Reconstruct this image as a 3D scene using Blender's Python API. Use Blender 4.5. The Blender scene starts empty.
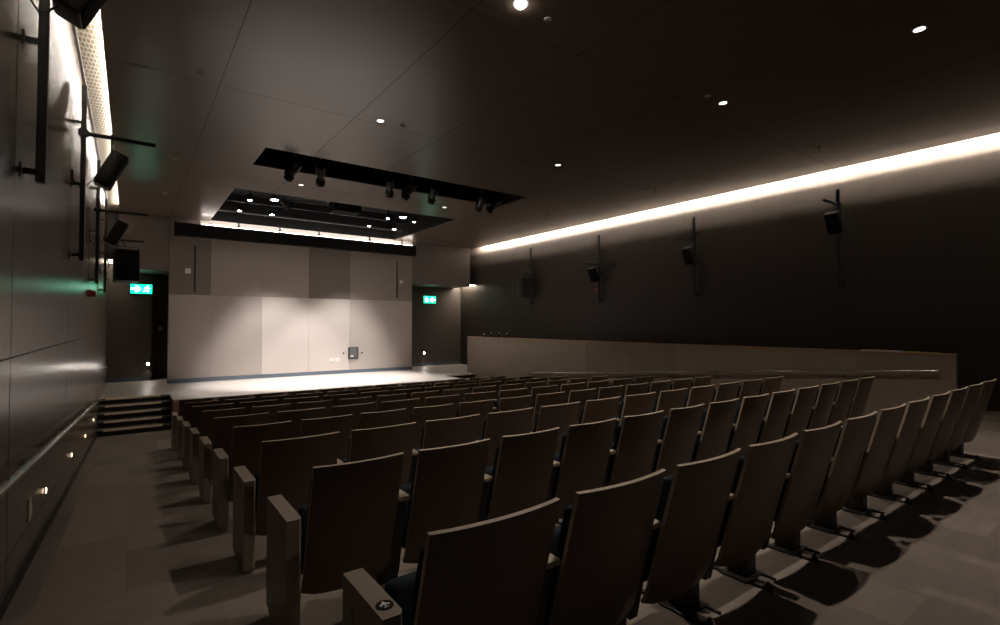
import bpy, bmesh, math, random
from mathutils import Vector, Matrix
random.seed(7)
R = math.radians
sc = bpy.context.scene
C = sc.collection

# ------------------------------------------------------------ materials
def nt(name):
    m = bpy.data.materials.new(name); m.use_nodes = True
    t = m.node_tree; b = t.nodes['Principled BSDF']
    return m, t, b
def ramp_mix(t, fac, a, b_):
    x = t.nodes.new('ShaderNodeMix'); x.data_type = 'RGBA'
    t.links.new(fac, x.inputs['Factor'])
    x.inputs['A'].default_value = (*a, 1); x.inputs['B'].default_value = (*b_, 1)
    return x.outputs['Result']
def mat(name, col, rough=.5, metal=0, spec=.5, var=.0, scale=30, stretch=None, bump=0):
    m, t, b = nt(name)
    b.inputs['Base Color'].default_value = (*col, 1)
    b.inputs['Roughness'].default_value = rough
    b.inputs['Metallic'].default_value = metal
    b.inputs['Specular IOR Level'].default_value = spec
    if var or bump:
        tc = t.nodes.new('ShaderNodeTexCoord'); mp = t.nodes.new('ShaderNodeMapping')
        t.links.new(tc.outputs['Object'], mp.inputs['Vector'])
        if stretch: mp.inputs['Scale'].default_value = stretch
        n = t.nodes.new('ShaderNodeTexNoise'); n.inputs['Scale'].default_value = scale; n.inputs['Detail'].default_value = 3
        t.links.new(mp.outputs['Vector'], n.inputs['Vector'])
        if var:
            lo = tuple(c*(1-var) for c in col); hi = tuple(min(1, c*(1+var)) for c in col)
            t.links.new(ramp_mix(t, n.outputs['Fac'], lo, hi), b.inputs['Base Color'])
        if bump:
            bp = t.nodes.new('ShaderNodeBump'); bp.inputs['Strength'].default_value = bump; bp.inputs['Distance'].default_value = .002
            t.links.new(n.outputs['Fac'], bp.inputs['Height']); t.links.new(bp.outputs['Normal'], b.inputs['Normal'])
    return m
def emit(name, col, s):
    m, t, b = nt(name)
    b.inputs['Base Color'].default_value = (*col, 1)
    b.inputs['Emission Color'].default_value = (*col, 1)
    b.inputs['Emission Strength'].default_value = s
    return m
def brickmat(name, a, b_, bw, rh, rough, mortar=.004, mcol=None, axis='xy', off=.5, bias=0, grain=None, spec=.5, loc=(0, 0, 0)):
    """world-aligned rectangular tiles of slightly different colours with a thin joint"""
    m, t, b = nt(name)
    tc = t.nodes.new('ShaderNodeTexCoord'); mp = t.nodes.new('ShaderNodeMapping')
    t.links.new(tc.outputs['Object'], mp.inputs['Vector'])
    mp.inputs['Location'].default_value = loc
    if axis == 'yz':
        s = t.nodes.new('ShaderNodeSeparateXYZ'); c = t.nodes.new('ShaderNodeCombineXYZ')
        t.links.new(mp.outputs['Vector'], s.inputs[0]); t.links.new(s.outputs['Y'], c.inputs['X']); t.links.new(s.outputs['Z'], c.inputs['Y'])
        v = c.outputs[0]
    elif axis == 'yx':
        s = t.nodes.new('ShaderNodeSeparateXYZ'); c = t.nodes.new('ShaderNodeCombineXYZ')
        t.links.new(mp.outputs['Vector'], s.inputs[0]); t.links.new(s.outputs['Y'], c.inputs['X']); t.links.new(s.outputs['X'], c.inputs['Y'])
        v = c.outputs[0]
    else:
        v = mp.outputs['Vector']
    br = t.nodes.new('ShaderNodeTexBrick')
    br.inputs['Color1'].default_value = (*a, 1); br.inputs['Color2'].default_value = (*b_, 1)
    br.inputs['Mortar'].default_value = (*(mcol or tuple(x*.25 for x in a)), 1)
    br.inputs['Scale'].default_value = 1; br.inputs['Mortar Size'].default_value = mortar
    br.inputs['Brick Width'].default_value = bw; br.inputs['Row Height'].default_value = rh
    br.inputs['Bias'].default_value = bias; br.offset = off; br.inputs['Mortar Smooth'].default_value = 0
    t.links.new(v, br.inputs['Vector'])
    out = br.outputs['Color']
    if grain:
        mp2 = t.nodes.new('ShaderNodeMapping'); mp2.inputs['Scale'].default_value = grain
        t.links.new(tc.outputs['Object'], mp2.inputs['Vector'])
        n = t.nodes.new('ShaderNodeTexNoise'); n.inputs['Scale'].default_value = 1; n.inputs['Detail'].default_value = 4
        t.links.new(mp2.outputs['Vector'], n.inputs['Vector'])
        rr = t.nodes.new('ShaderNodeMapRange'); rr.inputs['To Min'].default_value = .8; rr.inputs['To Max'].default_value = 1.2
        t.links.new(n.outputs['Fac'], rr.inputs['Value'])
        x = t.nodes.new('ShaderNodeMix'); x.data_type = 'RGBA'; x.blend_type = 'MULTIPLY'; x.inputs['Factor'].default_value = 1
        t.links.new(out, x.inputs['A']); t.links.new(rr.outputs['Result'], x.inputs['B'])
        out = x.outputs['Result']
    t.links.new(out, b.inputs['Base Color'])
    b.inputs['Roughness'].default_value = rough; b.inputs['Specular IOR Level'].default_value = spec
    return m

M = dict(
    floor=brickmat('floor_planks', (.165, .137, .117), (.245, .207, .178), .92, .46, .75, .0015, (.16, .14, .12), 'yx', grain=(3, 14, 3), spec=.25),
    ceiling=mat('ceiling_panel', (.118, .088, .069), .28, spec=.55, var=.05, scale=2),
    wall_left=mat('left_wall_panel', (.170, .136, .110), .25, spec=.8, var=.10, scale=1.5, stretch=(20, 20, 1)),
    wall_right=mat('right_wall_panel', (.054, .043, .034), .45, spec=.35, var=.12, scale=1.2, stretch=(1, 8, 1)),
    wall_dark=mat('passage_wall', (.125, .107, .094), .5, spec=.35),
    bulk=mat('bulkhead_panel', (.17, .145, .125), .42, spec=.4),
    seam=mat('shadow_gap', (.010, .009, .008), .8),
    black=mat('black_metal', (.020, .019, .018), .42, spec=.4),
    blackm=mat('black_matte', (.008, .008, .008), .85, spec=.2),
    cable=mat('black_rubber', (.012, .012, .012), .5),
    steel=mat('brushed_steel', (.60, .58, .55), .25, metal=1, var=.06, scale=60, stretch=(1, .05, 1)),
    grey=mat('grey_metal', (.20, .20, .20), .45, metal=.6),
    rail=mat('floor_bar_metal', (.28, .30, .27), .45, metal=.3),
    shell=mat('dark_walnut_laminate', (.108, .073, .048), .40, spec=.42, var=.18, scale=4, stretch=(14, 14, 1)),
    edge=mat('plywood_edge', (.36, .29, .22), .5, var=.12, scale=60),
    arm=mat('tan_laminate', (.36, .285, .215), .5, var=.15, scale=9, stretch=(6, 1, 1)),
    panel=mat('end_panel_laminate', (.235, .19, .15), .45, spec=.4, var=.14, scale=5, stretch=(12, 12, 1)),
    fabric=mat('navy_fabric', (.014, .022, .032), .9, spec=.2, var=.25, scale=150, bump=.4),
    stage=brickmat('stage_boards', (.56, .51, .47), (.62, .57, .53), 2.4, .18, .42, .001, (.40, .36, .33), 'xy', grain=(2, 30, 2), spec=.4),
    wood=mat('orange_wood', (.30, .150, .085), .5, var=.15, scale=6, stretch=(1, 1, 8)),
    nosing=mat('pale_gold_nosing', (.86, .73, .52), .5, var=.05, scale=40),
    tread=mat('dark_tread', (.13, .115, .10), .6, var=.1, scale=20),
    riser=mat('black_riser', (.020, .018, .016), .6),
    base=mat('blue_grey_skirting', (.13, .17, .21), .5),
    skirt=mat('dark_skirting', (.030, .027, .024), .5),
    parapet=mat('parapet_panel', (.27, .222, .176), .55, spec=.35, var=.06, scale=3),
    parapet2=mat('parapet_panel_dark', (.235, .192, .152), .55, spec=.35, var=.06, scale=3),
    cap=mat('brown_wood_cap', (.34, .20, .115), .4, var=.15, scale=8, stretch=(1, .2, 1)),
    white=mat('white_plastic', (.80, .78, .74), .4),
    cream=mat('cream_plastic', (.62, .60, .50), .45),
    red=mat('red_plastic', (.55, .03, .02), .4),
    chrome=mat('polished_chrome', (.8, .8, .8), .12, metal=1),
    glass=mat('lens_glass', (.25, .32, .50), .06, metal=.85),
    dkgrey=mat('dark_grey_plastic', (.05, .058, .064), .4),
    paper=mat('grey_paper', (.65, .65, .67), .5), yellow=mat('yellow_green_paper', (.50, .46, .14), .6),
    cove=mat('cove_paint', (.80, .76, .70), .6),
    led=emit('led_strip', (1, .86, .70), 1), led2=emit('led_strip_low', (1, .86, .70), 1),
    lamp=emit('lamp_lens', (1, .95, .86), 60), lampdim=emit('downlight_lens', (1, .95, .88), 2.2),
    sign=emit('exit_sign_green', (.005, .78, .37), 2.4), signw=emit('exit_sign_white', (.80, 1, .92), 3.2),
    step=emit('step_light_lens', (1, .72, .42), 9), low=emit('low_light_lens', (1, .93, .82), 60),
    redled=emit('red_indicator', (1, .03, .01), 1.5), blueled=emit('blue_indicator', (.2, .5, 1), .8),
)
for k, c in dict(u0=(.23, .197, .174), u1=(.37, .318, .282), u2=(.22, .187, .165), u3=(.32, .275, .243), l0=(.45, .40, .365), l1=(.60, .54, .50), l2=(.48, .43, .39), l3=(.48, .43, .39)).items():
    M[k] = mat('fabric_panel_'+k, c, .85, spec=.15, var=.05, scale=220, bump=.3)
def grille_mat():
    m, t, b = nt('perforated_cove_panel')
    tc = t.nodes.new('ShaderNodeTexCoord'); mp = t.nodes.new('ShaderNodeMapping'); mp.inputs['Scale'].default_value = (24, 7, 1)
    mp.inputs['Rotation'].default_value = (0, 0, 0)
    t.links.new(tc.outputs['Object'], mp.inputs['Vector'])
    br = t.nodes.new('ShaderNodeTexBrick'); br.inputs['Scale'].default_value = 1; br.inputs['Mortar Size'].default_value = .14
    br.inputs['Brick Width'].default_value = 1; br.inputs['Row Height'].default_value = 1
    br.inputs['Color1'].default_value = (.55, .45, .28, 1); br.inputs['Color2'].default_value = (.48, .40, .25, 1); br.inputs['Mortar'].default_value = (.92, .9, .85, 1)
    t.links.new(mp.outputs['Vector'], br.inputs['Vector']); t.links.new(br.outputs['Color'], b.inputs['Base Color'])
    b.inputs['Roughness'].default_value = .5
    return m
M['grille'] = grille_mat()

# ------------------------------------------------------------ mesh helpers
class MB:
    def __init__(s): s.v = []; s.f = []; s.mi = []; s.mats = []; s.cur = 0
    def m(s, name):
        if name not in s.mats: s.mats.append(name)
        s.cur = s.mats.index(name); return s
    def add(s, vs, fs):
        o = len(s.v); s.v += [tuple(v) for v in vs]
        for f in fs: s.f.append(tuple(o+i for i in f)); s.mi.append(s.cur)
        return s
    def box(s, a, b, mtx=None):
        x0, y0, z0 = a; x1, y1, z1 = b
        if x0 > x1: x0, x1 = x1, x0
        if y0 > y1: y0, y1 = y1, y0
        if z0 > z1: z0, z1 = z1, z0
        vs = [(x0, y0, z0), (x1, y0, z0), (x1, y1, z0), (x0, y1, z0), (x0, y0, z1), (x1, y0, z1), (x1, y1, z1), (x0, y1, z1)]
        if mtx: vs = [mtx @ Vector(v) for v in vs]
        return s.add(vs, [(0, 3, 2, 1), (4, 5, 6, 7), (0, 1, 5, 4), (1, 2, 6, 5), (2, 3, 7, 6), (3, 0, 4, 7)])
    def rbox(s, a, b, r, mtx=None, seg=3):
        """box with rounded edges"""
        bm = bmesh.new(); bmesh.ops.create_cube(bm, size=1)
        c = [(p+q)/2 for p, q in zip(a, b)]; d = [abs(q-p) for p, q in zip(a, b)]
        for v in bm.verts: v.co = Vector((c[i]+v.co[i]*d[i] for i in range(3)))
        bmesh.ops.bevel(bm, geom=bm.edges[:], offset=min(r, min(d)*.49), segments=seg, affect='EDGES', profile=.5)
        if mtx: bm.transform(mtx)
        bm.verts.index_update()
        s.add([v.co[:] for v in bm.verts], [[v.index for v in f.verts] for f in bm.faces]); bm.free(); return s
    def prism(s, pts, z0, z1, mtx=None, axis='z'):
        n = len(pts); f = {'z': lambda p, h: (p[0], p[1], h), 'x': lambda p, h: (h, p[0], p[1]), 'y': lambda p, h: (p[0], h, p[1])}[axis]
        vs = [f(p, z0) for p in pts]+[f(p, z1) for p in pts]
        if mtx: vs = [mtx @ Vector(v) for v in vs]
        return s.add(vs, [tuple(range(n))[::-1], tuple(range(n, 2*n))]+[(i, (i+1) % n, n+(i+1) % n, n+i) for i in range(n)])
    def tube(s, pts, r, n=10, cap=True):
        pts = [Vector(p) for p in pts]; rings = []
        for i, p in enumerate(pts):
            d = (pts[min(i+1, len(pts)-1)]-pts[max(i-1, 0)]).normalized()
            u = d.cross(Vector((0, 0, 1))); u = u.normalized() if u.length > 1e-4 else Vector((1, 0, 0))
            w = u.cross(d).normalized(); rr = r[i] if isinstance(r, (list, tuple)) else r
            rings.append([p+u*rr*math.cos(2*math.pi*k/n)+w*rr*math.sin(2*math.pi*k/n) for k in range(n)])
        vs = [v for g in rings for v in g]; fs = []
        for i in range(len(pts)-1):
            for k in range(n): fs.append((i*n+k, i*n+(k+1) % n, (i+1)*n+(k+1) % n, (i+1)*n+k))
        if cap: fs += [tuple(range(n))[::-1], tuple((len(pts)-1)*n+k for k in range(n))]
        return s.add(vs, fs)
    def lathe(s, prof, n=20, mtx=None):
        vs = []; fs = []
        for r, z in prof: vs += [Vector((r*math.cos(2*math.pi*k/n), r*math.sin(2*math.pi*k/n), z)) for k in range(n)]
        if mtx: vs = [mtx @ v for v in vs]
        for i in range(len(prof)-1):
            for k in range(n): fs.append((i*n+k, i*n+(k+1) % n, (i+1)*n+(k+1) % n, (i+1)*n+k))
        fs += [tuple(range(n))[::-1], tuple((len(prof)-1)*n+k for k in range(n))]
        return s.add(vs, fs)
    def build(s, name, material=None, parent=None, loc=None, smooth=False, **props):
        me = bpy.data.meshes.new(name); me.from_pydata(s.v, [], s.f)
        if material: me.materials.append(M[material])
        for k in s.mats: me.materials.append(M[k])
        if s.mats: me.polygons.foreach_set('material_index', s.mi)
        bm = bmesh.new(); bm.from_mesh(me); bmesh.ops.recalc_face_normals(bm, faces=bm.faces[:]); bm.to_mesh(me); bm.free()
        if smooth:
            me.shade_smooth(); me.set_sharp_from_angle(angle=R(38))
        o = bpy.data.objects.new(name, me); C.objects.link(o)
        if parent: o.parent = parent
        if loc: o.location = loc
        for k, v in props.items(): o[k] = v
        return o
def empty(name, loc, label, cat, group=None, rz=0):
    o = bpy.data.objects.new(name, None); C.objects.link(o); o.location = loc; o.rotation_euler = (0, 0, rz)
    o.empty_display_size = .1
    o['label'] = label; o['category'] = cat
    if group: o['group'] = group
    return o
def tag(o, label, cat, group=None):
    o['label'] = label; o['category'] = cat
    if group: o['group'] = group
    return o
def struct(name, mb, m, **k): return mb.build(name, m, kind='structure', **k)
def copy_tree(o, parent=None):
    c = o.copy(); C.objects.link(c); c.parent = parent
    for ch in o.children: copy_tree(ch, c)
    return c

# ------------------------------------------------------------ room dimensions (metres, camera at x=0,y=0, 1.5 above the back floor)
EYE = 1.5
XL, XR = -.60, 12.65            # side walls
XP = 10.65                      # parapet
YB, YS, YW, YE = -3.4, 14.90, 19.10, 20.50   # back wall, stage front, stage backdrop, passage end walls
ZC = 3.40+EYE                   # ceiling
ZS = -1.87+EYE                  # stage floor
SL = .0806
def fz(y): return min(-.055, -SL*(min(y, 14.94)-1.25))

# floor (raked)
mb = MB()
ys = [YB, 1.932, 14.94, YS+6.5]
zs = [-.055, -.055, fz(14.94), fz(14.94)]
vs = []; fs = []
for y, z in zip(ys, zs): vs += [(XL-.3, y, z), (XR+.3, y, z)]
for i in range(3): fs.append((2*i, 2*i+1, 2*i+3, 2*i+2))
n = len(vs); vs += [(x, y, -1.5) for x, y, z in vs]
fs += [tuple(n+i for i in f) for f in fs]
fs += [(0, n, n+1, 1), (6, 7, n+7, n+6)]+[(2*i, 2*i+2, n+2*i+2, n+2*i) for i in range(3)]+[(2*i+1, n+2*i+1, n+2*i+3, 2*i+3) for i in range(3)]
struct('floor', MB().add(vs, fs), 'floor')

# ceiling: a slab of cells with a lighting slot and a stage recess left open
xs = [-.31, 2.06, 8.56, 12.41]
yb = [YB, 10.46, 11.75, 14.04, 19.08, 19.32, 20.6]
mb = MB()
for i in range(3):
    for j in range(6):
        if j == 4: continue
        if i == 1 and j in (1, 3): continue
        mb.box((xs[i], yb[j], ZC), (xs[i+1], yb[j+1], ZC+.035))
struct('ceiling', mb, 'ceiling')
# seams (shadow gaps cut between ceiling boards)
mb = MB()
def seam(a, b):
    mb.box((a[0]-.004, a[1]-.004, ZC-.0008), (b[0]+.004, b[1]+.004, ZC+.004))
def yseam(x, y0=YB, y1=19.05):
    segs = [(y0, y1)]
    if 2.06 < x < 8.56: segs = [(y0, 10.44), (11.77, 14.02)]
    for a, b in segs: seam((x, a), (x, b))
for x in (.98, 2.94, 4.52, 6.6, 8.55, 10.4): 
    if x == 8.55: x = 8.62
    yseam(x)
for y in (.9, 4.54, 8.1, 12.9, 16.4):
    for a, b in ([(-.30, 12.40)] if y < 14 else [(-.30, 2.02), (8.6, 12.40)]): seam((a, y), (b, y))
struct('trim_1', mb, 'seam')
# recess and slot boxes above the ceiling
def well(name, x0, x1, y0, y1, h):
    mb = MB(); t = .03; z0 = ZC+.036
    mb.box((x0-t, y0-t, z0+h), (x1+t, y1+t, z0+h+t))
    mb.box((x0-t, y0-t, z0), (x0, y1+t, z0+h)); mb.box((x1, y0-t, z0), (x1+t, y1+t, z0+h))
    mb.box((x0, y0-t, z0), (x1, y0, z0+h)); mb.box((x0, y1, z0), (x1, y1+t, z0+h))
    struct(name, mb, 'blackm')
well('trim_2', 2.06, 8.56, 10.46, 11.75, .75)
well('trim_3', 2.06, 8.56, 14.04, 19.08, 1.0)

# left wall with coves
mb = MB().box((XL-.12, YB, -1.4), (XL, 20.6, 5.15))
struct('wall_left', mb, 'wall_left')
mb = MB()
for y in (.85, 4.35, 7.85, 11.35, 14.85, 18.3):
    mb.box((XL-.01, y-.003, ZS), (XL+.0012, y+.003, 4.9)); 
mb.box((XL-.01, YB, 1.285), (XL+.0012, 19.0, 1.295))
vs = [(XL-.01, 1.2, .33), (XL-.01, 14.9, .33-SL*13.7)]
mb.add([(XL+.0012, 1.2, .30), (XL+.0012, 14.9, .30-SL*13.7), (XL+.0012, 14.9, .305-SL*13.7), (XL+.0012, 1.2, .305), (XL-.01, 1.2, .30), (XL-.01, 14.9, .30-SL*13.7), (XL-.01, 14.9, .305-SL*13.7), (XL-.01, 1.2, .305)],
       [(0, 1, 2, 3), (4, 7, 6, 5), (0, 4, 5, 1), (3, 2, 6, 7), (0, 3, 7, 4), (1, 5, 6, 2)])
struct('trim_4', mb, 'seam')
# skirting on the left wall following the floor
def slope_board(x0, x1, y0, y1, h, z_extra=0):
    a, b = fz(y0)+z_extra, fz(y1)+z_extra
    return MB().add([(x0, y0, a), (x1, y0, a), (x1, y1, b), (x0, y1, b), (x0, y0, a+h), (x1, y0, a+h), (x1, y1, b+h), (x0, y1, b+h)],
                    [(0, 3, 2, 1), (4, 5, 6, 7), (0, 1, 5, 4), (1, 2, 6, 5), (2, 3, 7, 6), (3, 0, 4, 7)])
mb = slope_board(XL, XL+.012, 1.932, 14.92, .10); mb.box((XL, YB, -.055), (XL+.012, 1.932, .045))
struct('baseboard_left', mb, 'skirt')
# right wall
struct('wall_right', MB().box((XR, YB, -1.4), (XR+.12, 20.6, 5.15)), 'wall_right')
struct('wall_back', MB().box((XL-.12, YB-.12, -.3), (XR+.12, YB, 5.15)), 'wall_right')
# passage end walls
mb = MB().box((XL, YE, ZS), (.575, YE+.1, 5.1)).box((.575, YE+.1, ZS), (.615, YE+1.1, 5.1)); mb.box((.615, YE+1.0, ZS), (1.6, YE+1.1, 5.1))
struct('wall_front_left', mb, 'wall_dark')
mb = MB().box((9.0, YE, ZS), (XR, YE+.1, 5.1))
struct('wall_front_right', mb, 'wall_dark')
mb = MB().box((XL, YE-.012, ZS), (.575, YE, ZS+.13)); struct('baseboard_front_left', mb, 'base')
mb = MB().box((9.44, YE-.012, ZS), (XR, YE, ZS+.13)); struct('baseboard_front_right', mb, 'base')
# bulkheads over the passages
struct('trim_5', MB().box((-.30, YW+.01, 1.69+EYE), (.965, YE, ZC)).box((.965, YW+.22, 1.69+EYE), (1.6, YE+1.1, ZC)), 'bulk')
struct('trim_6', MB().box((9.435, YW+.01, 1.69+EYE), (12.28, YE, ZC)), 'bulk')

# coves: white box above the gap between ceiling and side wall
def cove(n1, side):
    s = 1 if side == 'left' else -1
    w, e = (XL, -.31) if side == 'left' else (XR, 12.41)
    mb = MB()
    top = ZC+.34 if side == 'right' else ZC+.20
    mb.box((w, YB, top), (e+s*.45, 20.6, top+.02))             # closing panel
    mb.box((e+s*.43, YB, ZC+.036), (e+s*.45, 20.6, top))       # far side
    struct(n1, mb, 'grille' if side == 'left' else 'cove')
    return w, e, s
cove('trim_7', 'left'); cove('trim_8', 'right')
# thin grey profile along the wall top inside the cove
struct('trim_9', MB().box((XL, YB, ZC+.09), (XL+.03, 20.6, ZC+.16)), 'grey')

def linear(name, x, z, w, h, y0, y1, m, label):
    t = empty(name, (x, y0, z), label, 'light')
    MB().rbox((-w/2, 0, -h/2), (w/2, y1-y0, h/2), .002).build('housing', 'cove', t)
    return t
def cove_light(x, s, z, h, y0, y1, strength, label, mname):
    """LED strip: body plus luminous face turned to the wall (direction -s)"""
    t = empty('cove_light', (x, y0, z), label, 'light', 'linear cove lights')
    MB().box((0, 0, -h/2-.004), (s*.02, y1-y0, h/2+.004)).build('housing', 'white', t)
    m = emit(mname, (1, .92, .83), strength); M[mname] = m
    MB().box((-s*.006, .01, -h/2), (0, y1-y0-.01, h/2)).build('diffuser', mname, t)
cove_light(-.31+.065, 1, ZC+.163, .022, YB+.05, 19.0, 150, 'warm white light strip hidden in the ceiling gap above the left wall', 'led_left')
cove_light(12.41-.13, -1, ZC+.185, .03, YB+.05, 18.9, 800, 'long warm white light strip in the ceiling gap above the right wall', 'led_right')
cove_light(12.41-.045, -1, ZC+.175, .018, YB+.05, 18.9, 520, 'slim second light strip in the ceiling gap above the right wall', 'led_right_low')
cove_light(-.31+.03, 1, ZC+.165, .018, YB+.05, 19.0, 80, 'slim second light strip in the ceiling gap above the left wall', 'led_left_low')

# ------------------------------------------------------------ stage
st = empty('stage', (5, YS, ZS), 'pale raised stage floor in front of the tall panelled backdrop', 'stage')
def deck(a, b, name='deck', m='stage'):
    return MB().box((a[0]-5, a[1]-YS, -.05), (b[0]-5, b[1]-YS, 0)).build(name, m, st)
mb = MB()
for a, b in [((.88, YS), (9.28, 16.14)), ((XL, 16.14), (10.64, YE)), ((10.64, 16.78), (XR-.01, YE)), ((10.77, 15.0), (XR-.01, 16.78)), ((.62, YE), (1.6, YE+1))]:
    mb.box((a[0]-5, a[1]-YS, -.05), (b[0]-5, b[1]-YS, 0))
mb.build('deck', 'stage', st)
zf = fz(14.94)
mb = MB().box((.88-5, .02, zf-ZS), (9.28-5, .05, -.05)); mb.build('fascia', 'wood', st)
MB().box((.88-5, .05, zf-ZS), (.91-5, 1.22, -.05)).build('side_fascia', 'riser', st); MB().box((9.25-5, .05, zf-ZS), (9.28-5, 1.22, -.05)).build('side_fascia', 'riser', st)

def steps(x0, x1, label):
    t = empty('stage_steps', ((x0+x1)/2, 14.94, zf), label, 'steps', 'steps up to the stage')
    w = (x1-x0)/2; rise = (ZS-zf)/5
    for i in range(5):
        y = i*.30; z = (i+1)*rise
        if i < 4:
            tr = MB().box((-w, y, z-.03), (w, y+.32, z)).build('tread', 'tread', t)
        else:
            tr = MB().box((-w, y-.0, z-.03), (w, y+.0, z-.001)); tr = MB().box((-w, y-.02, z-.03), (w, y+.0, z)).build('tread', 'tread', t)
        MB().box((-w, y+.012, z-rise), (w, y+.03, z-.03)).build('riser', 'riser', t)
        MB().box((-w+.11, y-.022, z-.034), (w-.19, y+.055, z+.005)).build('nosing', 'nosing', tr)
    return t
steps(XL+.015, .86, 'five dark steps with pale gold nosings up to the stage beside the left wall')
steps(9.30, 10.62, 'five dark steps with pale gold nosings at the right end of the stage')
MB().box((.86, 14.95, zf), (.88, 16.14, ZS)).build('stair_side', 'riser', st).matrix_parent_inverse = Matrix.Translation((-5, -YS, -ZS))

# backdrop
bd = empty('stage_backdrop', (5.2, YW, ZS), 'tall wall of taupe fabric panels behind the stage', 'wall')
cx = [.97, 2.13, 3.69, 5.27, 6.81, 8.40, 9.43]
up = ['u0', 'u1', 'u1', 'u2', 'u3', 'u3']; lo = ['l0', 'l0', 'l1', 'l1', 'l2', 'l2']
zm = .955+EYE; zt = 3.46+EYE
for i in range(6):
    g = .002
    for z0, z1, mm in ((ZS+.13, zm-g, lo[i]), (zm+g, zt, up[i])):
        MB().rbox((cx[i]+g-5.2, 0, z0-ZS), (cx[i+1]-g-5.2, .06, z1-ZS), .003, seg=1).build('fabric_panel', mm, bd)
MB().box((.965-5.2, .02, 0), (9.435-5.2, .20, zt-ZS)).build('core', 'u0', bd)
MB().box((.965-5.2, -.008, 0), (9.435-5.2, .02, .125)).build('skirting', 'base', bd)
# slots in the backdrop
def onwall(x, z): return (x, YW-.001, z+EYE)
for x, z0, z1, which in ((1.67, 1.05, 2.55, 'left'), (8.75, 1.07, 2.54, 'right')):
    t = empty('wall_channel', (x, YW, z0+EYE), 'narrow vertical metal channel set in the upper %s of the stage backdrop' % which, 'channel', 'vertical channels in the backdrop')
    MB().box((-.040, -.012, 0), (-.026, .0, z1-z0)).box((.026, -.012, 0), (.040, .0, z1-z0)).build('frame', 'grey' if which == 'left' else 'steel', t)
    MB().box((-.026, -.003, 0), (.026, .0, z1-z0)).build('slot', 'riser', t)
def plate(x, z, w, h, name, label, cat, m='white', y=YW, group=None, detail='rocker'):
    t = empty(name, (x, y, z+EYE-h/2), label, cat, group)
    MB().rbox((-w/2, -.012, 0), (w/2, 0, h), .004).build('plate', m, t)
    if detail == 'rocker': MB().rbox((-w*.3, -.018, h*.25), (w*.3, -.012, h*.75), .003).build('rocker', m, t)
    return t
plate(1.48, 1.72, .16, .16, 'wall_plate', 'small white square plate on the upper left of the stage backdrop', 'plate', group='white wall plates')
plate(8.93, 1.73, .13, .13, 'wall_plate', 'small white square plate beside the right channel of the backdrop', 'plate', group='white wall plates')
for k, x in enumerate((6.10, 6.31)):
    plate(x, -1.345, .19, .15, 'socket_plate', ['left', 'right'][k]+' one of two white socket plates low on the backdrop', 'socket', group='white sockets on the backdrop')
t = empty('wall_connection_box', (6.94, YW, -1.34+EYE), 'dark grey connection box low on the stage backdrop', 'box')
MB().rbox((-.20, -.05, 0), (.20, 0, .46), .012).build('frame', 'dkgrey', t)
MB().rbox((-.135, -.06, .06), (.135, -.045, .43), .006).build('door', 'grey', t)
MB().box((-.12, -.066, .09), (-.005, -.058, .15)).build('label_plate', 'white', t)
MB().tube([(.06, -.06, .11), (.06, -.075, .11)], .016).build('socket', 'blackm', t)
for x in (6.57, 7.29):
    o = MB().lathe([(.03, 0), (.03, .02), (.018, .03)], 14, Matrix.Translation((x, YW, -1.10+EYE)) @ Matrix.Rotation(R(90), 4, 'X')).build('wall_hook', 'blackm', smooth=True)
    tag(o, 'small black round fixing just %s of the grey connection box' % ('left' if x < 7 else 'right'), 'fixing', 'black fixings beside the connection box')

# screen housing under the ceiling in front of the backdrop
t = empty('screen_housing', (5.2, 18.72, 2.78+EYE), 'long black box hanging across the top of the stage backdrop', 'screen housing')
MB().rbox((-4.10, -.16, 0), (4.10, .10, .40), .01).build('casing', 'blackm', t)
MB().box((-4.13, -.17, -.01), (-4.10, .11, .41)).box((4.10, -.17, -.01), (4.13, .11, .41)).build('end_cap', 'blackm', t)
MB().box((-3.40, .02, .40), (4.10, .06, .425)).build('light_tray', 'white', t)
MB().box((-3.40, .362, .36), (4.22, .376, .655)).box((-3.40, .10, .355), (4.22, .376, .36)).build('reflector', 'cove', t)
M['led_tray'] = emit('led_tray', (1, .90, .84), 36)
MB().box((-3.38, .045, .425), (4.08, .075, .437)).build('light_strip', 'led_tray', t)
for x in (2.86, 4.14, 5.47, 7.38, 8.72):
    MB().box((x-5.2-.018, -.14, .40), (x-5.2+.018, -.11, .60)).box((x-5.2-.018, -.14, .58), (x-5.2+.018, .05, .60)).box((x-5.2-.04, -.15, .44), (x-5.2+.04, -.10, .48)).build('bracket', 'black', t)

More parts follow.
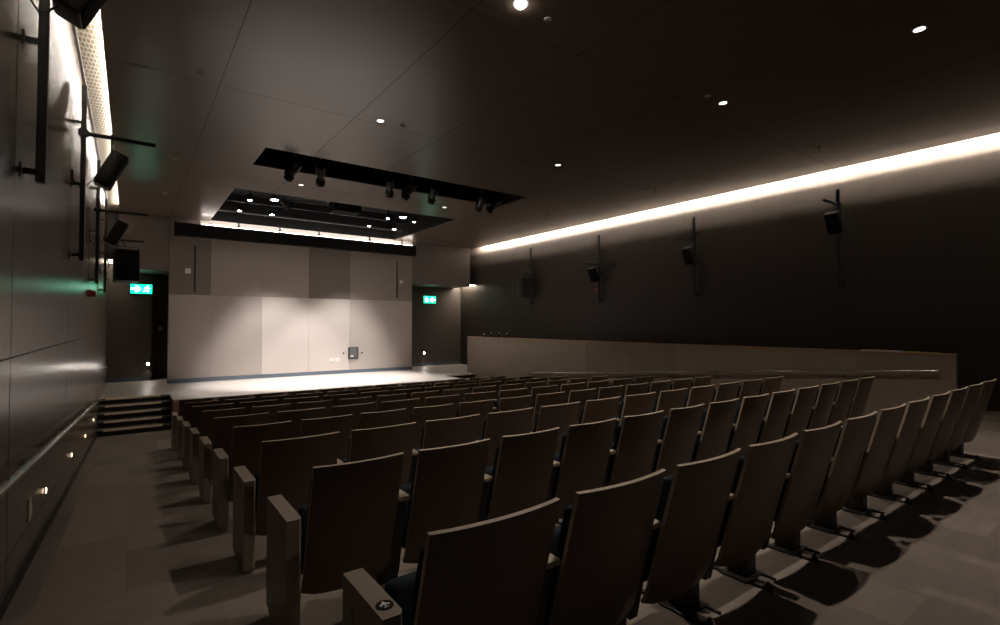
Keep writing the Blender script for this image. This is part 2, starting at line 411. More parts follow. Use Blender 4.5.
# ------------------------------------------------------------ exit signs
def exit_sign(x0, x1, z0, z1, d, label):
    w = x1-x0; h = z1-z0
    t = empty('exit_sign', ((x0+x1)/2, YE-.02, z0+EYE), label, 'exit sign', 'green exit signs')
    MB().rbox((-w/2-.012, -.045, -.012), (w/2+.012, .018, h+.012), .008).build('casing', 'grey', t)
    MB().box((-w/2, -.052, 0), (w/2, -.045, h)).build('panel', 'sign', t)
    cxa = -d*w*.24; a = h*.40
    pts = [(-1, .25), (0, .25), (-.25, .85), (.25, .85), (1.0, 0), (.25, -.85), (-.25, -.85), (0, -.25), (-1, -.25)]
    P = [(cxa+d*p[0]*a*1.15, h/2+p[1]*a) for p in pts]
    MB().prism(P, -.056, -.052, axis='y').build('arrow', 'signw', t)
    cm = d*w*.26; mb = MB()
    def limb(p, q, r):
        p = Vector((cm+d*p[0]*h, h/2+p[1]*h)); q = Vector((cm+d*q[0]*h, h/2+q[1]*h)); n = (q-p).normalized(); n = Vector((-n.y, n.x))*r*h
        mb.prism([tuple(p-n), tuple(q-n), tuple(q+n), tuple(p+n)], -.056, -.052, axis='y')
    limb((.02, .22), (-.05, -.05), .065); limb((-.05, -.02), (.14, -.14), .05); limb((.14, -.14), (.10, -.38), .045)
    limb((-.05, -.05), (-.14, -.24), .05); limb((-.14, -.24), (-.36, -.26), .045); limb((.02, .20), (.20, .06), .035)
    limb((.20, .06), (.32, .12), .03); limb((.0, .20), (-.20, .14), .035); limb((-.20, .14), (-.26, -.02), .03)
    c = (cm+d*.09*h, h/2+.34*h)
    mb.prism([(c[0]+.07*h*math.cos(k*math.pi/6), c[1]+.07*h*math.sin(k*math.pi/6)) for k in range(12)], -.056, -.052, axis='y')
    mb.build('running_figure', 'signw', t)
exit_sign(-.013, .571, 1.011, 1.318, 1, 'green exit sign with right arrow and running figure, left of the stage')
exit_sign(10.66, 11.275, .953, 1.277, -1, 'green exit sign with left arrow and running figure, right of the stage')

# low wall lights in the passages
def low_light(x, z, label):
    t = empty('low_wall_light', (x, YE, z+EYE), label, 'light', 'low round lights beside the stage')
    mt = Matrix.Rotation(R(90), 4, 'X')
    MB().lathe([(.06, 0), (.06, .012), (.05, .016)], 20, mt).build('ring', 'chrome', t, smooth=True)
    MB().lathe([(.038, .014), (.032, .024)], 20, mt).build('lens', 'low', t, smooth=True)
low_light(.49, -1.319, 'small bright round light low on the wall left of the stage')
low_light(10.72, -1.296, 'small bright round light low on the wall right of the stage')
plate(.86, -.15, .12, .14, 'light_switch', 'cream switch plate on the dark passage wall left of the backdrop', 'switch', 'cream', y=YE+1.0)
# small angled fitting on the left wall by the stage
t = empty('wall_fitting', (XL, 17.9, .28), 'small chrome fitting low on the left wall by the stage', 'fitting')
MB().tube([(0, 0, 0), (.06, 0, 0), (.08, -.05, -.07)], .012).build('stem', 'chrome', t, smooth=True)
MB().lathe([(.03, -.01), (.035, 0), (.03, .012)], 14, Matrix.Translation((.07, 0, .02))).build('head', 'white', t, smooth=True)

# ------------------------------------------------------------ lights along the left wall
for k, y in enumerate((6.1, 8.6, 11.15, 13.55)):
    nm = ['nearest the camera', 'second from the camera', 'third from the camera', 'beside the stage steps'][k]
    t = empty('step_light', (XL, y, fz(y)+(.50 if k == 3 else .40)), 'small round step light low on the left aisle wall, '+nm, 'step light', 'step lights on the left wall')
    mt = Matrix.Rotation(R(90), 4, 'Y')
    MB().lathe([(.036, 0), (.036, .006), (.028, .008)], 16, mt).build('ring', 'grey', t, smooth=True)
    MB().lathe([(.026, .007), (.022, .013)], 16, mt).build('lens', 'step', t, smooth=True)
t = empty('light_switch', (XL, 5.2, .02), 'narrow pale switch plate under the handrail on the left wall', 'switch')
MB().rbox((0, -.045, 0), (.012, .045, .17), .004).build('plate', 'cream', t)
MB().rbox((.012, -.02, .05), (.018, .02, .12), .003).build('rocker', 'white', t)
t = empty('fire_alarm', (XL, 11.35, .47+EYE), 'small red alarm sounder on the left wall', 'alarm')
MB().rbox((0, -.07, 0), (.05, .07, .13), .01).build('base', 'red', t)
MB().lathe([(.055, 0), (.055, .04), (.035, .06)], 16, Matrix.Translation((.05, 0, .065)) @ Matrix.Rotation(R(90), 4, 'Y')).build('sounder', 'red', t, smooth=True)

# handrails
def handrail(x, side, y0, y1, h, brs, label, flat=None):
    """steel tube at height h over the sloping floor, brackets back to the wall on side (-1 left wall, +1 right)"""
    t = empty('handrail', (x, y0, fz(y0)), label, 'handrail', 'steel handrails')
    pts = [(0, 0, h), (0, y1-y0, fz(y1)-fz(y0)+h)]
    if flat: pts = [(0, flat[0]-y0, flat[1]-fz(y0))]+[(0, .45, fz(y0+.45)-fz(y0)+h)]+pts[1:]
    pts = pts+[(side*.06, y1-y0+.05, pts[-1][2]-.01)]
    MB().tube(pts, .024, 12).build('tube', 'steel', t, smooth=True)
    for y in brs:
        zz = fz(y)-fz(y0)+h
        MB().tube([(0, y-y0, zz-.02), (0, y-y0, zz-.07), (side*.075, y-y0, zz-.10)], .009, 8).rbox((side*.072, y-y0-.025, zz-.14), (side*.078, y-y0+.025, zz-.06), .001).build('bracket', 'grey', t, smooth=True)
handrail(-.52, -1, 1.0, 12.8, .90, [1.6, 2.7, 3.8, 4.9, 6.0, 7.1, 8.2, 9.3, 10.4, 11.5, 12.5], 'steel handrail sloping down the left aisle wall')
handrail(10.57, 1, 2.85, 12.9, .845, [12.6, 11.35, 10.1, 8.84, 7.58, 6.32, 5.06, 3.8], 'steel handrail along the low wall on the right', flat=(2.44, .745))

# ------------------------------------------------------------ parapet on the right and raised walkway behind it
pp = empty('low_wall', (XP, 2.25, 0), 'long low taupe panelled wall behind the right aisle', 'wall')
ZP = -.475+EYE
ye = [2.25, 3.6, 5.0, 7.4, 8.8, 10.4, 12.2, 14.0, 16.75]
for i in range(len(ye)-1):
    a, b = ye[i]+.0015, ye[i+1]-.0015
    a_, b_ = fz(a), fz(b) if b < 14.9 else zf
    MB().add([(0, a-2.25, a_), (.10, a-2.25, a_), (.10, b-2.25, b_), (0, b-2.25, b_), (0, a-2.25, ZP-.03), (.10, a-2.25, ZP-.03), (.10, b-2.25, ZP-.03), (0, b-2.25, ZP-.03)],
             [(0, 3, 2, 1), (4, 5, 6, 7), (0, 1, 5, 4), (1, 2, 6, 5), (2, 3, 7, 6), (3, 0, 4, 7)]).build('panel', 'parapet2' if i in (3, 4, 0) else 'parapet', pp)
MB().rbox((-.012, -.012, ZP-.03), (.14, 16.76-2.25, ZP), .004).build('cap', 'cap', pp)
struct('floor_walkway', MB().box((XP+.10, 2.25, -1.2), (XR, 15.0, 0)), 'floor')
# things on the low wall
for k, y in enumerate((15.68, 15.2, 14.72, 14.26)):
    nm = ['leftmost and smallest', 'second from the left', 'third from the left', 'rightmost'][k]
    t = empty('cable_post', (XP+.06, y, ZP), nm+' of four small black studs on the far low wall cap', 'stud', 'small studs on the low wall')
    h = .07 if k == 0 else .12
    MB().lathe([(.026, 0), (.026, h), (.02, h+.01)], 14).build('body', 'blackm', t, smooth=True)
    MB().lathe([(.018, h+.01), (.03, h+.02), (.03, h+.04), (.015, h+.05)], 14).build('top', 'white', t, smooth=True)
o = MB().rbox((XP+.0, 2.95, ZP), (XP+.13, 3.55, ZP+.022), .006).build('folded_leaflet', 'paper'); tag(o, 'flat grey folder lying on the near end of the low wall', 'folder')
o = MB().rbox((XP+.01, 2.72, ZP), (XP+.12, 2.92, ZP+.012), .003).build('paper_stack', 'yellow'); tag(o, 'yellow green papers lying beside the grey folder on the low wall', 'paper')
o = MB().rbox((XP+.0, 2.45, ZP), (XP+.10, 2.69, ZP+.007), .002).build('paper_stack', 'yellow'); tag(o, 'thin yellow green papers at the very end of the low wall', 'paper')

# ------------------------------------------------------------ chairs
def shell_grid(w, prof, sag, inset_bottom, thick, front=False, m0=None, rim=None, yoff=0, nx=8):
    """curved board: prof = [(y, z)], centre pushed back by sag; returns MB with closed thickness"""
    mb = MB(); rows = len(prof); P = []
    for j, (y, z) in enumerate(prof):
        row = []
        for i in range(nx+1):
            u = -1+2*i/nx
            zz = z
            if j == rows-1: zz = z+inset_bottom*u**4
            row.append(Vector((u*w/2, y+yoff-sag*(1-u*u), zz)))
        P.append(row)
    T = Vector((0, thick, thick*.2))
    vs = [p for r in P for p in r]; n = len(vs); vs = vs+[p+T for p in vs]; W = nx+1
    fr = []; rimf = []
    for j in range(rows-1):
        for i in range(nx):
            a = j*W+i; fr.append((a, a+1, a+W+1, a+W)); fr.append((n+a, n+a+W, n+a+W+1, n+a+1))
    for i in range(nx): rimf.append((i, n+i, n+i+1, i+1)); b = (rows-1)*W+i; rimf.append((b, b+1, n+b+1, n+b))
    for j in range(rows-1):
        a = j*W; rimf.append((a, a+W, n+a+W, n+a)); a += nx; rimf.append((a, n+a, n+a+W, a+W))
    mb.m(m0 or 'shell'); mb.add(vs, fr)
    if rim: mb.m(rim)
    o = len(mb.v)-len(vs)
    for f in rimf: mb.f.append(tuple(o+i for i in f)); mb.mi.append(mb.cur)
    return mb
PROF = [(0, .872), (.034, .745), (.072, .61), (.110, .47), (.143, .35), (.163, .28), (.186, .222)]
TMP = empty('template', (0, 0, 0), 'x', 'x')
def finish(o, bevel=None):
    return o
def chair_meshes(pitch, w):
    d = {}
    d['backrest'] = shell_grid(w, PROF, .028, .022, .016, rim='edge').build('backrest', None, smooth=True)
    # back cushion: padded slab, rounded rim
    bm = bmesh.new()
    prof = [(y+.019, z) for y, z in [(.020, .805), (.034, .745), (.072, .61), (.110, .47), (.137, .37)]]
    cu = shell_grid(w-.012, prof, .028, 0, .050, m0='fabric')
    o = cu.build('back_cushion', None)
    bm.from_mesh(o.data); bmesh.ops.remove_doubles(bm, verts=bm.verts, dist=1e-5)
    ed = [e for e in bm.edges if len(e.link_faces) == 2 and e.calc_face_angle(0) > R(55)]
    bmesh.ops.bevel(bm, geom=ed, offset=.022, segments=3, affect='EDGES', profile=.5); bm.to_mesh(o.data); bm.free(); o.data.shade_smooth(); o.data.set_sharp_from_angle(angle=R(50))
    d['back_cushion'] = o
    mt = Matrix.Translation((0, .225, .29)) @ Matrix.Rotation(R(-14), 4, 'X')
    d['seat'] = MB().rbox((-w/2+.022, 0, 0), (w/2-.022, .085, .33), .03, mt).build('seat', 'fabric', smooth=True)
    d['seat_pan'] = MB().rbox((-w/2+.02, .086, .01), (w/2-.02, .102, .31), .006, mt).build('seat_pan', 'shell', smooth=True)
    x = pitch/2
    d['armrest'] = MB().rbox((x-.030, .075, .610), (x+.030, .44, .634), .006).build('armrest', 'arm', smooth=True)
    d['armrest_bracket'] = MB().prism([(.20, .19), (.40, .19), (.42, .610), (.11, .610)], x-.024, x+.024, axis='x').build('armrest_bracket', 'black')
    d['pedestal'] = MB().rbox((x-.062, .285, .0), (x+.062, .395, .34), .008).build('pedestal', 'black', smooth=True)
    ft = MB().rbox((x-.085, .12, .0), (x-.065, .60, .018), .003).rbox((x+.065, .18, .0), (x+.08, .50, .014), .003).rbox((x-.10, .26, 0), (x+.10, .42, .012), .003)
    for yy in (.15, .24, .57): ft.lathe([(.017, .018), (.017, .034), (.009, .036), (.009, .05)], 8, Matrix.Translation((x-.075, yy, 0)))
    d['foot'] = ft.build('foot', 'black', smooth=True)
    # right end closing panel
    for o in d.values(): o.parent = TMP
    return d
WIDE = (.5660, .480); NARROW = (.5230, .435)
DW, DN = chair_meshes(*WIDE), chair_meshes(*NARROW)
def panel_shape(h=.595, a=.18, b=.60):
    p = [(-.035, a), (.035-.014, a), (.035, a+.022), (.035, b), (-.035, b)]
    mb = MB().prism(p, .035, h)
    mb.box((-.028, a+.02, 0), (.028, b-.02, .035))
    return mb
def disc(r, t, mtx, n=20): return MB().lathe([(r, 0), (r, t)], n, mtx)
end_l = panel_shape().build('end_panel', 'panel', TMP); end_a = panel_shape(.595, .155, .495).build('end_panel', 'panel', TMP)
badge = disc(.024, .003, Matrix.Translation((-.035, .30, .52)) @ Matrix.Rotation(R(-90), 4, 'Y')).build('row_badge', 'grey', TMP, smooth=True)
badge_a = disc(.030, .003, Matrix.Translation((-.035, .42, .49)) @ Matrix.Rotation(R(-90), 4, 'Y')).build('row_badge', 'grey', TMP, smooth=True)
tb = disc(.027, .003, Matrix.Translation((.000, .225, .595))).build('round_badge', 'blackm', TMP, smooth=True)
mb = MB()   # white mark on the badge: upright stroke with swept wings
def stroke(p, q, w):
    p, q = Vector(p), Vector(q); n = (q-p).normalized(); n = Vector((-n.y, n.x))*w
    mb.prism([tuple(p-n), tuple(q-n), tuple(q+n), tuple(p+n)], .5982, .5992, Matrix.Translation((.000, .225, 0)))
stroke((0, -.019), (0, .017), .0032); stroke((-.015, -.004), (0, .008), .0035); stroke((.015, -.004), (0, .008), .0035); stroke((-.008, -.017), (.008, -.017), .0022)
tmark = mb.build('white_mark', 'white', TMP)

NUMS = ['first', 'second', 'third', 'fourth', 'fifth', 'sixth', 'seventh', 'eighth', 'ninth', 'tenth', 'eleventh', 'twelfth', 'thirteenth']
ROWN = ['nearest row', 'second nearest row', 'third nearest row', 'fourth nearest row', 'middle row of nine', 'fourth row from the stage', 'third row from the stage', 'second row from the stage', 'front row by the stage']
X0 = .666
CS = 1.0753     # chair size factor
def link_child(src, parent, loc=(0, 0, 0)):
    c = src.copy(); C.objects.link(c); c.parent = parent; c.location = loc; return c
for r in range(9):
    yr = (1.235+1.078*r)*CS; wide = r % 2 == 0
    n = 12 if wide else 13; pitch, w = WIDE if wide else NARROW
    D = DW if wide else DN
    for k in range(n):
        x = (X0+w/2+pitch*k)*CS
        if k == 0: lab = 'brown chair beside the left aisle end panel in the %s' % ROWN[r]
        elif k == n-1: lab = 'brown auditorium chair at the right-hand end of the %s' % ROWN[r]
        else: lab = 'brown auditorium chair, %s from the left aisle in the %s' % (NUMS[k], ROWN[r])
        t = empty('auditorium_chair', (x, yr, fz(yr+.3)), lab, 'chair', 'brown auditorium chairs in nine rows')
        t.scale = (CS, CS, CS)
        for key in ('backrest', 'back_cushion', 'seat', 'seat_pan'):
            c = link_child(D[key], t)
        if k < n-1:
            for key in ('armrest', 'armrest_bracket', 'pedestal', 'foot'): link_child(D[key], t)
        if k == 0:
            e = link_child(end_a if r == 0 else end_l, t, (.633-X0-w/2, 0, 0))
            if r == 0:
                link_child(badge_a, e); b = link_child(tb, e); link_child(tmark, b)
            else: link_child(badge, e)
        if k == n-1:
            link_child(D['pedestal'], t, (-.02, 0, 0)); link_child(D['foot'], t, (-.02, 0, 0)); link_child(D['armrest'], t); link_child(D['armrest_bracket'], t)
for o in list(TMP.children): bpy.data.objects.remove(o)
bpy.data.objects.remove(TMP)

# ------------------------------------------------------------ ceiling fittings
def downlight(x, y, bright, label):
    t = empty('downlight', (x, y, ZC), label, 'downlight', 'round ceiling downlights')
    MB().lathe([(.062, .0), (.085, -.004), (.085, .0), (.062, .0)], 28).build('ring', 'grey', t, smooth=True)
    if bright: MB().lathe([(.058, -.018), (.045, -.030), (.02, -.036)], 20).build('lens', 'lamp', t, smooth=True)
    else: MB().lathe([(.058, -.003), (.03, -.006), (.01, -.007)], 20).build('lens', 'lampdim', t, smooth=True)
dl = [(3.30, 4.15, 1, 'brilliant glare-bright ceiling downlight at the top centre'), (3.33, 7.95, 0, 'round downlight beside a cross-shaped sprinkler, left of the lighting slot'),
      (7.30, 1.80, 0, 'round ceiling downlight nearest the upper right corner'), (7.31, 4.20, 0, 'round ceiling downlight right of centre beside a dark sensor'),
      (7.33, 7.94, 0, 'round ceiling downlight nearest the right end of the lighting slot'), (3.32, 12.78, 0, 'round downlight in the ceiling between slot and stage recess, left side'),
      (7.33, 12.78, 0, 'round downlight in the ceiling between slot and stage recess, right side')]
for a in dl: downlight(*a)
def sprinkler(x, y, stem, label):
    t = empty('sprinkler', (x, y, ZC), label, 'sprinkler', 'ceiling sprinklers')
    MB().lathe([(.045, .006), (.045, 0), (.042, -.008), (.02, -.012)], 18).build('escutcheon', 'white' if not stem > .05 else 'black', t, smooth=True)
    MB().tube([(0, 0, 0), (0, 0, -stem)], .008, 8).lathe([(.028, -stem-.004), (.028, -stem)], 14).build('head', 'grey', t, smooth=True)
for x, y, s, l in [(.726, 7.857, .03, 'pale sprinkler disc on the ceiling near the left light gap, nearest one'), (.712, 12.283, .03, 'pale sprinkler on the left ceiling, above the hanging wall speakers'),
                   (.68, 15.65, .03, 'pale sprinkler on the left ceiling close to the passage bulkhead'), (3.71, 4.18, .03, 'round pink-white sprinkler beside the brilliant ceiling downlight'),
                   (3.73, 7.93, .06, 'cross-shaped sprinkler beside the downlight near the seam'), (6.90, 4.20, .03, 'dark round sensor left of the right-hand downlight'),
                   (3.72, 12.35, .04, 'small sprinkler behind the second theatre spotlight from the left'), (6.95, 12.35, .04, 'small sprinkler near the green reflection on the ceiling'),
                   (10.62, 4.17, .10, 'stemmed sprinkler near the right light gap, the nearest'), (10.61, 7.92, .10, 'stemmed sprinkler near the right light gap, second nearest'),
                   (10.4, 11.77, .10, 'stemmed sprinkler near the right light gap, middle of the room'), (10.62, 15.50, .10, 'stemmed sprinkler near the right end of the stage ceiling'),
                   (10.75, 18.6, .03, 'small pale sprinkler in front of the right bulkhead')]:
    sprinkler(x, y, s, l)

# theatre spotlights in the slot
def theatre_spot(x, y, rz, tilt, label):
    t = empty('theatre_spotlight', (x, y, ZC-.17), label, 'spotlight', 'black theatre spotlights in the ceiling slot')
    t.scale = (1.15, 1.15, 1.15)
    mt = Matrix.Rotation(rz, 4, 'Z') @ Matrix.Rotation(R(tilt), 4, 'X')
    # body axis along local -z
    MB().lathe([(.045, .17), (.075, .15), (.078, -.02), (.060, -.05), (.060, -.14), (.085, -.16), (.085, -.24), (.074, -.24)], 18, mt).build('body', 'black', t, smooth=True)
    MB().lathe([(.070, -.235), (.05, -.243), (.02, -.247)], 18, mt).build('lens', 'glass', t, smooth=True)
    mb = MB()
    for s in (-1, 1):
        mb.tube([mt @ Vector((s*.09, 0, 0)), Vector((s*.10, 0, .14)), Vector((s*.03, 0, .24))], .011, 6)
    mb.tube([(-.03, 0, .24), (.03, 0, .24)], .01, 6)
    mb.build('yoke', 'black', t, smooth=True)
    MB().tube([(0, 0, .24), (0, 0, .44)], .018, 8).rbox((-.04, -.03, .40), (.04, .03, .47), .006).build('clamp', 'grey', t, smooth=True)
    MB().prism([(.0, .0), (.13, 0), (.16, .10), (.05, .12)], -.003, .0, mt @ Matrix.Translation((-.08, .08, -.20)) @ Matrix.Rotation(R(50), 4, 'X')).build('barn_door', 'black', t)
SP = [(2.65, 'leftmost spotlight hanging from the ceiling slot'), (3.18, 'second spotlight from the left in the ceiling slot'), (4.77, 'third spotlight from the left in the ceiling slot'),
      (5.31, 'fourth spotlight from the left, middle of the slot, bluish lens'), (5.92, 'fifth spotlight from the left, in the ceiling slot'), (7.35, 'sixth spotlight from the left in the ceiling slot'), (7.80, 'rightmost spotlight hanging from the ceiling slot, bluish lens')]
for k, (x, l) in enumerate(SP):
    theatre_spot(x+.08, 11.0, R([25, -15, -22, 18, -12, -10, 25][k]), 52, 'black theatre '+l if 'leftmost' in l or 'right' in l else 'black '+l)
o = MB().tube([(2.10, 11.0, ZC+.32), (8.52, 11.0, ZC+.32)], .024, 12).build('lighting_bar', 'black', smooth=True)
tag(o, 'black bar in the ceiling slot carrying the theatre spotlights', 'bar')

# recess: tracks, spots, projector
for y, l in ((15.65, 'near'), (17.3, 'far')):
    t = empty('lighting_track', (5.3, y, ZC+.38), 'black lighting track in the stage recess, the %s one' % ('one closer to the audience' if l == 'near' else 'one closer to the backdrop'), 'track', 'lighting tracks in the stage recess')
    MB().box((-3.15, -.02, 0), (3.15, .02, .035)).build('rail', 'grey' if 0 else 'black', t)
    for x in (-3, -1, 1, 3): MB().tube([(x, 0, .035), (x, 0, .64)], .006, 6).build('hanger', 'black', t)
TS = [(2.68, 15.65, 'near track, leftmost'), (2.68, 17.29, 'far track, leftmost'), (3.61, 17.30, 'far track, second from left'), (6.84, 15.66, 'near track, third from right'),
      (7.80, 15.67, 'near track, rightmost'), (6.84, 17.28, 'far track, second from right'), (7.82, 17.33, 'far track, rightmost')]
for x, y, l in TS:
    t = empty('track_spotlight', (x, y, ZC+.10), 'lit white track spotlight above the stage, '+l, 'spotlight', 'lit track spotlights over the stage')
    MB().lathe([(.03, .20), (.062, .16), (.07, .02), (.075, .0), (.066, .0)], 20).build('head', 'black', t, smooth=True)
    MB().lathe([(.064, .004), (.05, -.004), (.02, -.008)], 20).build('lens', 'lamp', t, smooth=True)
    MB().tube([(0, 0, .20), (0, 0, .28)], .012, 8).build('stem', 'black', t)
for x, l in ((3.25, 'left'), (7.2, 'right')):
    t = empty('square_lamp', (x, 15.28, ZC+.10), 'flat square cool white lamp in the near %s of the stage recess' % l, 'lamp', 'square lamps in the stage recess')
    MB().rbox((-.13, -.10, .02), (.13, .10, .10), .01).build('body', 'black', t)
    MB().rbox((-.085, -.06, .008), (.085, .06, .02), .004).build('lens', 'lamp', t)
    MB().tube([(0, 0, .10), (0, 0, .95)], .010, 8).build('stem', 'black', t)
t = empty('unlit_spotlight', (3.66, 15.75, ZC+.12), 'dark unlit tilted spotlight beside the left square lamp', 'spotlight')
mt = Matrix.Rotation(R(-40), 4, 'Y') @ Matrix.Rotation(R(20), 4, 'X')
MB().lathe([(.05, .16), (.08, .14), (.085, -.12), (.07, -.12)], 18, mt).build('body', 'black', t, smooth=True)
MB().box((-.09, -.01, -.10), (-.086, .01, .08), mt).box((-.02, -.088, -.10), (.0, -.084, .08), mt).build('trim_strip', 'chrome', t)
MB().tube([(0, 0, .1), (0, 0, .28)], .012, 8).build('stem', 'black', t)
t = empty('projector', (5.36, 15.55, ZC+.06), 'large black projector hanging in the stage ceiling recess', 'projector')
MB().rbox((-.42, -.30, 0), (.42, .30, .34), .03).build('body', 'blackm', t)
MB().tube([(-.2, .30, .17), (-.2, .38, .17)], [.08, .07], 18).build('lens', 'dkgrey', t, smooth=True)
MB().box((-.48, -.33, .34), (.48, .33, .37)).build('cradle', 'black', t)
for x in (-.44, .44): MB().box((x-.02, -.30, .37), (x+.02, -.26, .94)).box((x-.02, .26, .37), (x+.02, .30, .94)).build('hanger', 'black', t)
MB().box((-.30, -.306, .08), (.05, -.30, .26)).build('vent', 'dkgrey', t)
o = MB().tube([(2.1, 18.1, ZC+.22), (8.5, 18.1, ZC+.22)], .03, 12).build('recess_pipe', 'grey', smooth=True); tag(o, 'long grey pipe inside the stage recess in front of the screen box', 'pipe')
o = MB().tube([(2.1, 16.5, ZC+.45), (5.0, 16.5, ZC+.45)], .02, 10).build('recess_pipe', 'black', smooth=True); tag(o, 'short dark pipe inside the left half of the stage recess', 'pipe')

# ------------------------------------------------------------ wall speakers on poles
def speaker_rig(side, y, zbar, spz, big, zb, where):
    s = 1 if side == 'left' else -1            # into the room
    xp = (-.50 if side == 'left' else 12.53); xw = XL if side == 'left' else XR
    t = empty('speaker_pole', (xp, y, zb+EYE), 'black vertical pole with crossbar on the %s wall, %s' % (side, where), 'speaker pole', 'black speaker poles on the walls')
    MB().rbox((-.026, -.036, 0), (.026, .036, 2.96-zb), .004).build('post', 'black', t)
    for z in (.07, .95, 1.72): 
        if zb+z > 2.9: continue
        MB().box((-s*.02, -.016, z-.02), (xw-xp, .016, z+.02)).box((xw-xp+s*.008, -.04, z-.05), (xw-xp, .04, z+.05)).build('wall_bracket', 'black', t)
    zz = zbar-zb
    MB().tube([(-s*.06, 0, zz), (s*.74, 0, zz)], .027, 12).build('crossbar', 'black', t, smooth=True)
    MB().rbox((-.05, -.045, zz-.045), (.05, .045, zz+.045), .01).build('clamp', 'black', t)
    cx = s*.28
    pts = [(-s*.098, .03, zz-.35)]
    cab = [(xw-xp+s*.004, -.10, spz-zb-.15), (xw-xp+s*.02, -.10, spz-zb-.2), (-s*.02, -.06, spz-zb-.28), (s*.03, -.04, spz-zb-.24), (cx-s*.1, .0, spz-zb-.05)]
    MB().tube(cab, .007, 6).build('cable', 'cable', t, smooth=True)
    MB().rbox((xw-xp, -.13, spz-zb-.22), (xw-xp+s*.02, -.07, spz-zb-.08), .004).build('cable_plate', 'black', t)
    lab = 'black loudspeaker box hanging from the %s wall pole %s' % (side, where)
    sp = empty('wall_speaker', (xp+s*(.22 if spz > 2.3 else .28 if side == 'left' else .245), y, spz+EYE), lab, 'speaker', 'black wall loudspeakers')
    if not big:
        mt = Matrix.Rotation(s*R(25), 4, 'Y')
        w = .13; dpt = .095; h = .235
        MB().rbox((-dpt, -w, -h), (dpt*.8, w, h), .015, mt).build('cabinet', 'black', sp, smooth=True)
        gx = s*dpt*.8 if s > 0 else -dpt
        MB().rbox((gx-s*.001, -w+.012, -h+.012), (gx+s*.012, w-.012, h-.012), .006, mt).build('grille', 'blackm', sp, smooth=True)
        MB().box((-.02, -w-.012, -.02), (.02, -w, .12), mt).box((-.02, w, -.02), (.02, w+.012, .12), mt).tube([(0, -w-.006, .10), (0, -w-.006, zbar-spz-.08), (0, w+.006, zbar-spz-.08), (0, w+.006, .10)], .008, 6).tube([(0, 0, zbar-spz-.08), (0, 0, zbar-spz+.04)], .014, 8).build('yoke', 'black', sp)
        if False: pass
    else:
        cxo = .10
        mt = Matrix.Translation((s*(.12 if side == 'left' else .04), 0, 0)) @ Matrix.Rotation(s*R(8), 4, 'Z') @ Matrix.Rotation(R(-5), 4, 'X')
        MB().rbox((-.24, -.20, -.39), (.24, .20, .37), .012, mt).build('cabinet', 'black', sp, smooth=True)
        MB().rbox((-.225, -.215, -.375), (.225, -.19, .355), .006, mt).build('grille', 'blackm', sp, smooth=True)
        tp = zbar-spz
        MB().tube([mt @ Vector((-.25, 0, .1)), mt @ Vector((-.25, 0, .46)), mt @ Vector((.25, 0, .46)), mt @ Vector((.25, 0, .1))], .010, 6).tube([mt @ Vector((0, 0, .46)), Vector((s*.04, 0, tp))], .012, 6).build('yoke', 'black', sp)
        MB().tube([(-s*.24, .1, .30), (-s*.22, .1, .0), (-s*.26, .1, -.28), (-s*.20, .1, -.36)], .014, 8).build('support_arm', 'black', sp, smooth=True)
W = ['nearest the stage', 'second nearest the stage', 'second nearest the camera', 'nearest the camera']
for side in ('left', 'right'):
    speaker_rig(side, 15.15, 2.02, 1.41, True, .74, W[0])
    speaker_rig(side, 11.60, 2.06 if side == 'left' else 1.99, 1.66 if side == 'left' else 1.63, False, .72, W[1])
    speaker_rig(side, 8.08, 2.37 if side == 'left' else 2.28, 1.95 if side == 'left' else 1.87, False, .78, W[2])
    speaker_rig(side, 4.56, 2.70 if side == 'left' else 2.63, 2.36 if side == 'left' else 2.20, False, .95 if side == 'left' else .76, W[3])
o = MB().lathe([(.018, 0), (.018, .012)], 12, Matrix.Translation((XR, 11.85, 1.17+EYE)) @ Matrix.Rotation(R(-90), 4, 'Y')).build('indicator_light', 'redled'); tag(o, 'tiny red indicator on the dark right wall', 'indicator')
o = MB().rbox((XR-.04, 11.0, 1.84+EYE), (XR, 11.2, 2.0+EYE), .01).build('wall_box', 'black'); tag(o, 'small dark box on the right wall beside the pole', 'sensor')  # plain dark box on the wall beside the pole

# passage cove strips
def strip(x0, x1, y0, y1, z, label, st):
    nm = 'led_strip_'+str(len(M)); M[nm] = emit(nm, (1, .86, .70), st)
    t = empty('passage_light', (x0, y0, z), label, 'light', 'linear lights over the passages')
    MB().box((0, 0, .003), (x1-x0, y1-y0, .03)).build('housing', 'white', t)
    MB().box((.005, .01, 0), (x1-x0-.005, y1-y0-.01, .003)).build('diffuser', nm, t)
strip(12.30, 12.63, 19.12, 20.45, 1.76+EYE, 'bright light in the ceiling gap over the right passage', 18)
strip(-.57, -.34, 19.25, 20.45, 1.95+EYE, 'bright light in the ceiling gap over the left passage', 7)

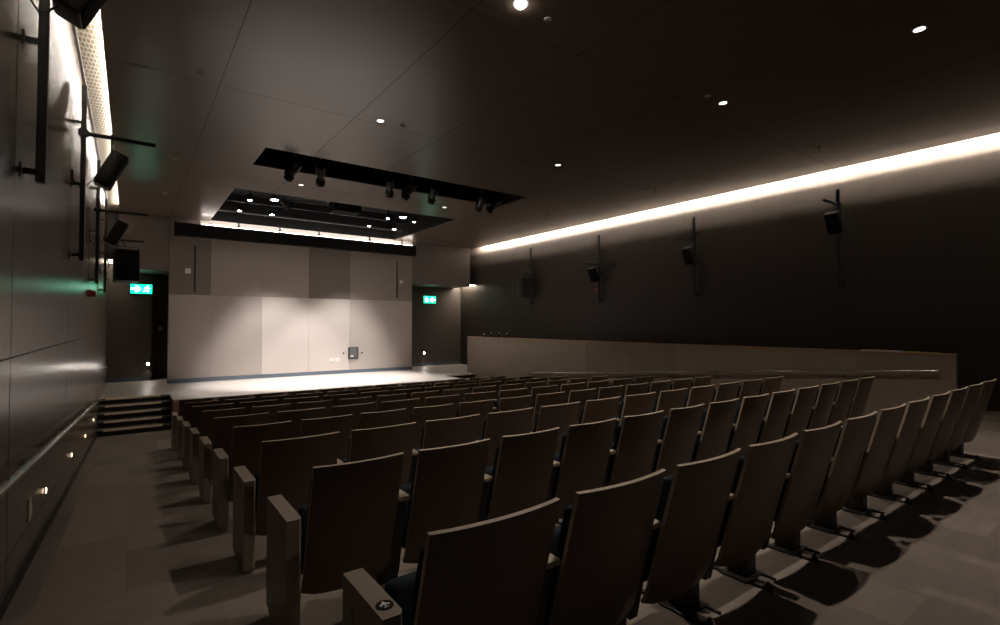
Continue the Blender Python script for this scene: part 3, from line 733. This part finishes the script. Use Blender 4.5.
# ------------------------------------------------------------ lamps
def spot(name, loc, target, energy, size, blend=.5, r=.04, col=(1, .87, .74)):
    l = bpy.data.lights.new(name, 'SPOT'); l.energy = energy; l.spot_size = R(size); l.spot_blend = blend; l.shadow_soft_size = r; l.color = col
    o = bpy.data.objects.new(name, l); C.objects.link(o); o.location = loc
    o.rotation_euler = (Vector(target)-Vector(loc)).to_track_quat('-Z', 'Y').to_euler(); return o
for x, y in ((3.30, 4.15), (7.31, 4.20), (3.33, 7.95), (7.33, 7.94), (3.30, 1.8), (7.30, 1.8)):
    e = {4.15: 230, 4.20: 170, 7.95: 150, 7.94: 150, 1.8: 260}[y]
    spot('downlight_beam', (x, y, ZC-.045), (x, y, 0), e, 104 if y > 2 else 92, .8, .035)
for x, y in ((3.32, 12.78), (7.33, 12.78)):
    spot('downlight_beam', (x, y, ZC-.045), (x+(-.8 if x < 5 else .8), y+.3, -1), 190, 112, .7, .035)
for x, y, l in TS:
    spot('track_beam', (x, y, ZC+.085), (x+(5.25-x)*(.62 if y > 16 else .45), y+(.5 if y > 16 else .6), ZS), 600, 66, .45, .05, (1, .94, .90))
for x in (4.5, 5.3, 6.1):
    pass
for x in (3.25, 7.2):
    spot('square_lamp_beam', (x, 15.28, ZC+.10), (x+(.8 if x < 5 else -.8), 17.6, 0), 420, 60, .4, .05, (1, .95, .92))
for x in (.49, 10.72):
    p = bpy.data.lights.new('low_light_glow', 'SPOT'); p.energy = 5; p.spot_size = R(150); p.shadow_soft_size = .03; p.color = (1, .92, .82)
    o = bpy.data.objects.new('low_light_glow', p); C.objects.link(o); o.location = (x, YE-.04, -1.31+EYE); o.rotation_euler = (R(-60), 0, 0)

w = bpy.data.worlds.new('world'); sc.world = w; w.use_nodes = True
w.node_tree.nodes['Background'].inputs['Color'].default_value = (.01, .009, .008, 1)
w.node_tree.nodes['Background'].inputs['Strength'].default_value = 0.0

# ------------------------------------------------------------ camera
cam = bpy.data.cameras.new('camera'); cam.sensor_width = 36; cam.sensor_fit = 'HORIZONTAL'; cam.lens = 506.2/1000*36; cam.clip_start = .05
co = bpy.data.objects.new('camera', cam); C.objects.link(co); co.location = (0, 0, EYE)
co.rotation_euler = (R(90+1.332), 0, R(-36.133)); sc.camera = co
sc.view_settings.view_transform = 'Standard'; sc.view_settings.look = 'None'; sc.view_settings.gamma = 1
sc.view_settings.use_curve_mapping = False; sc.view_settings.exposure = 0.0
sc.cycles.max_bounces = 8; sc.cycles.diffuse_bounces = 5; sc.cycles.glossy_bounces = 4
sc.cycles.sample_clamp_indirect = 4.0
sc.cycles.use_denoising = True
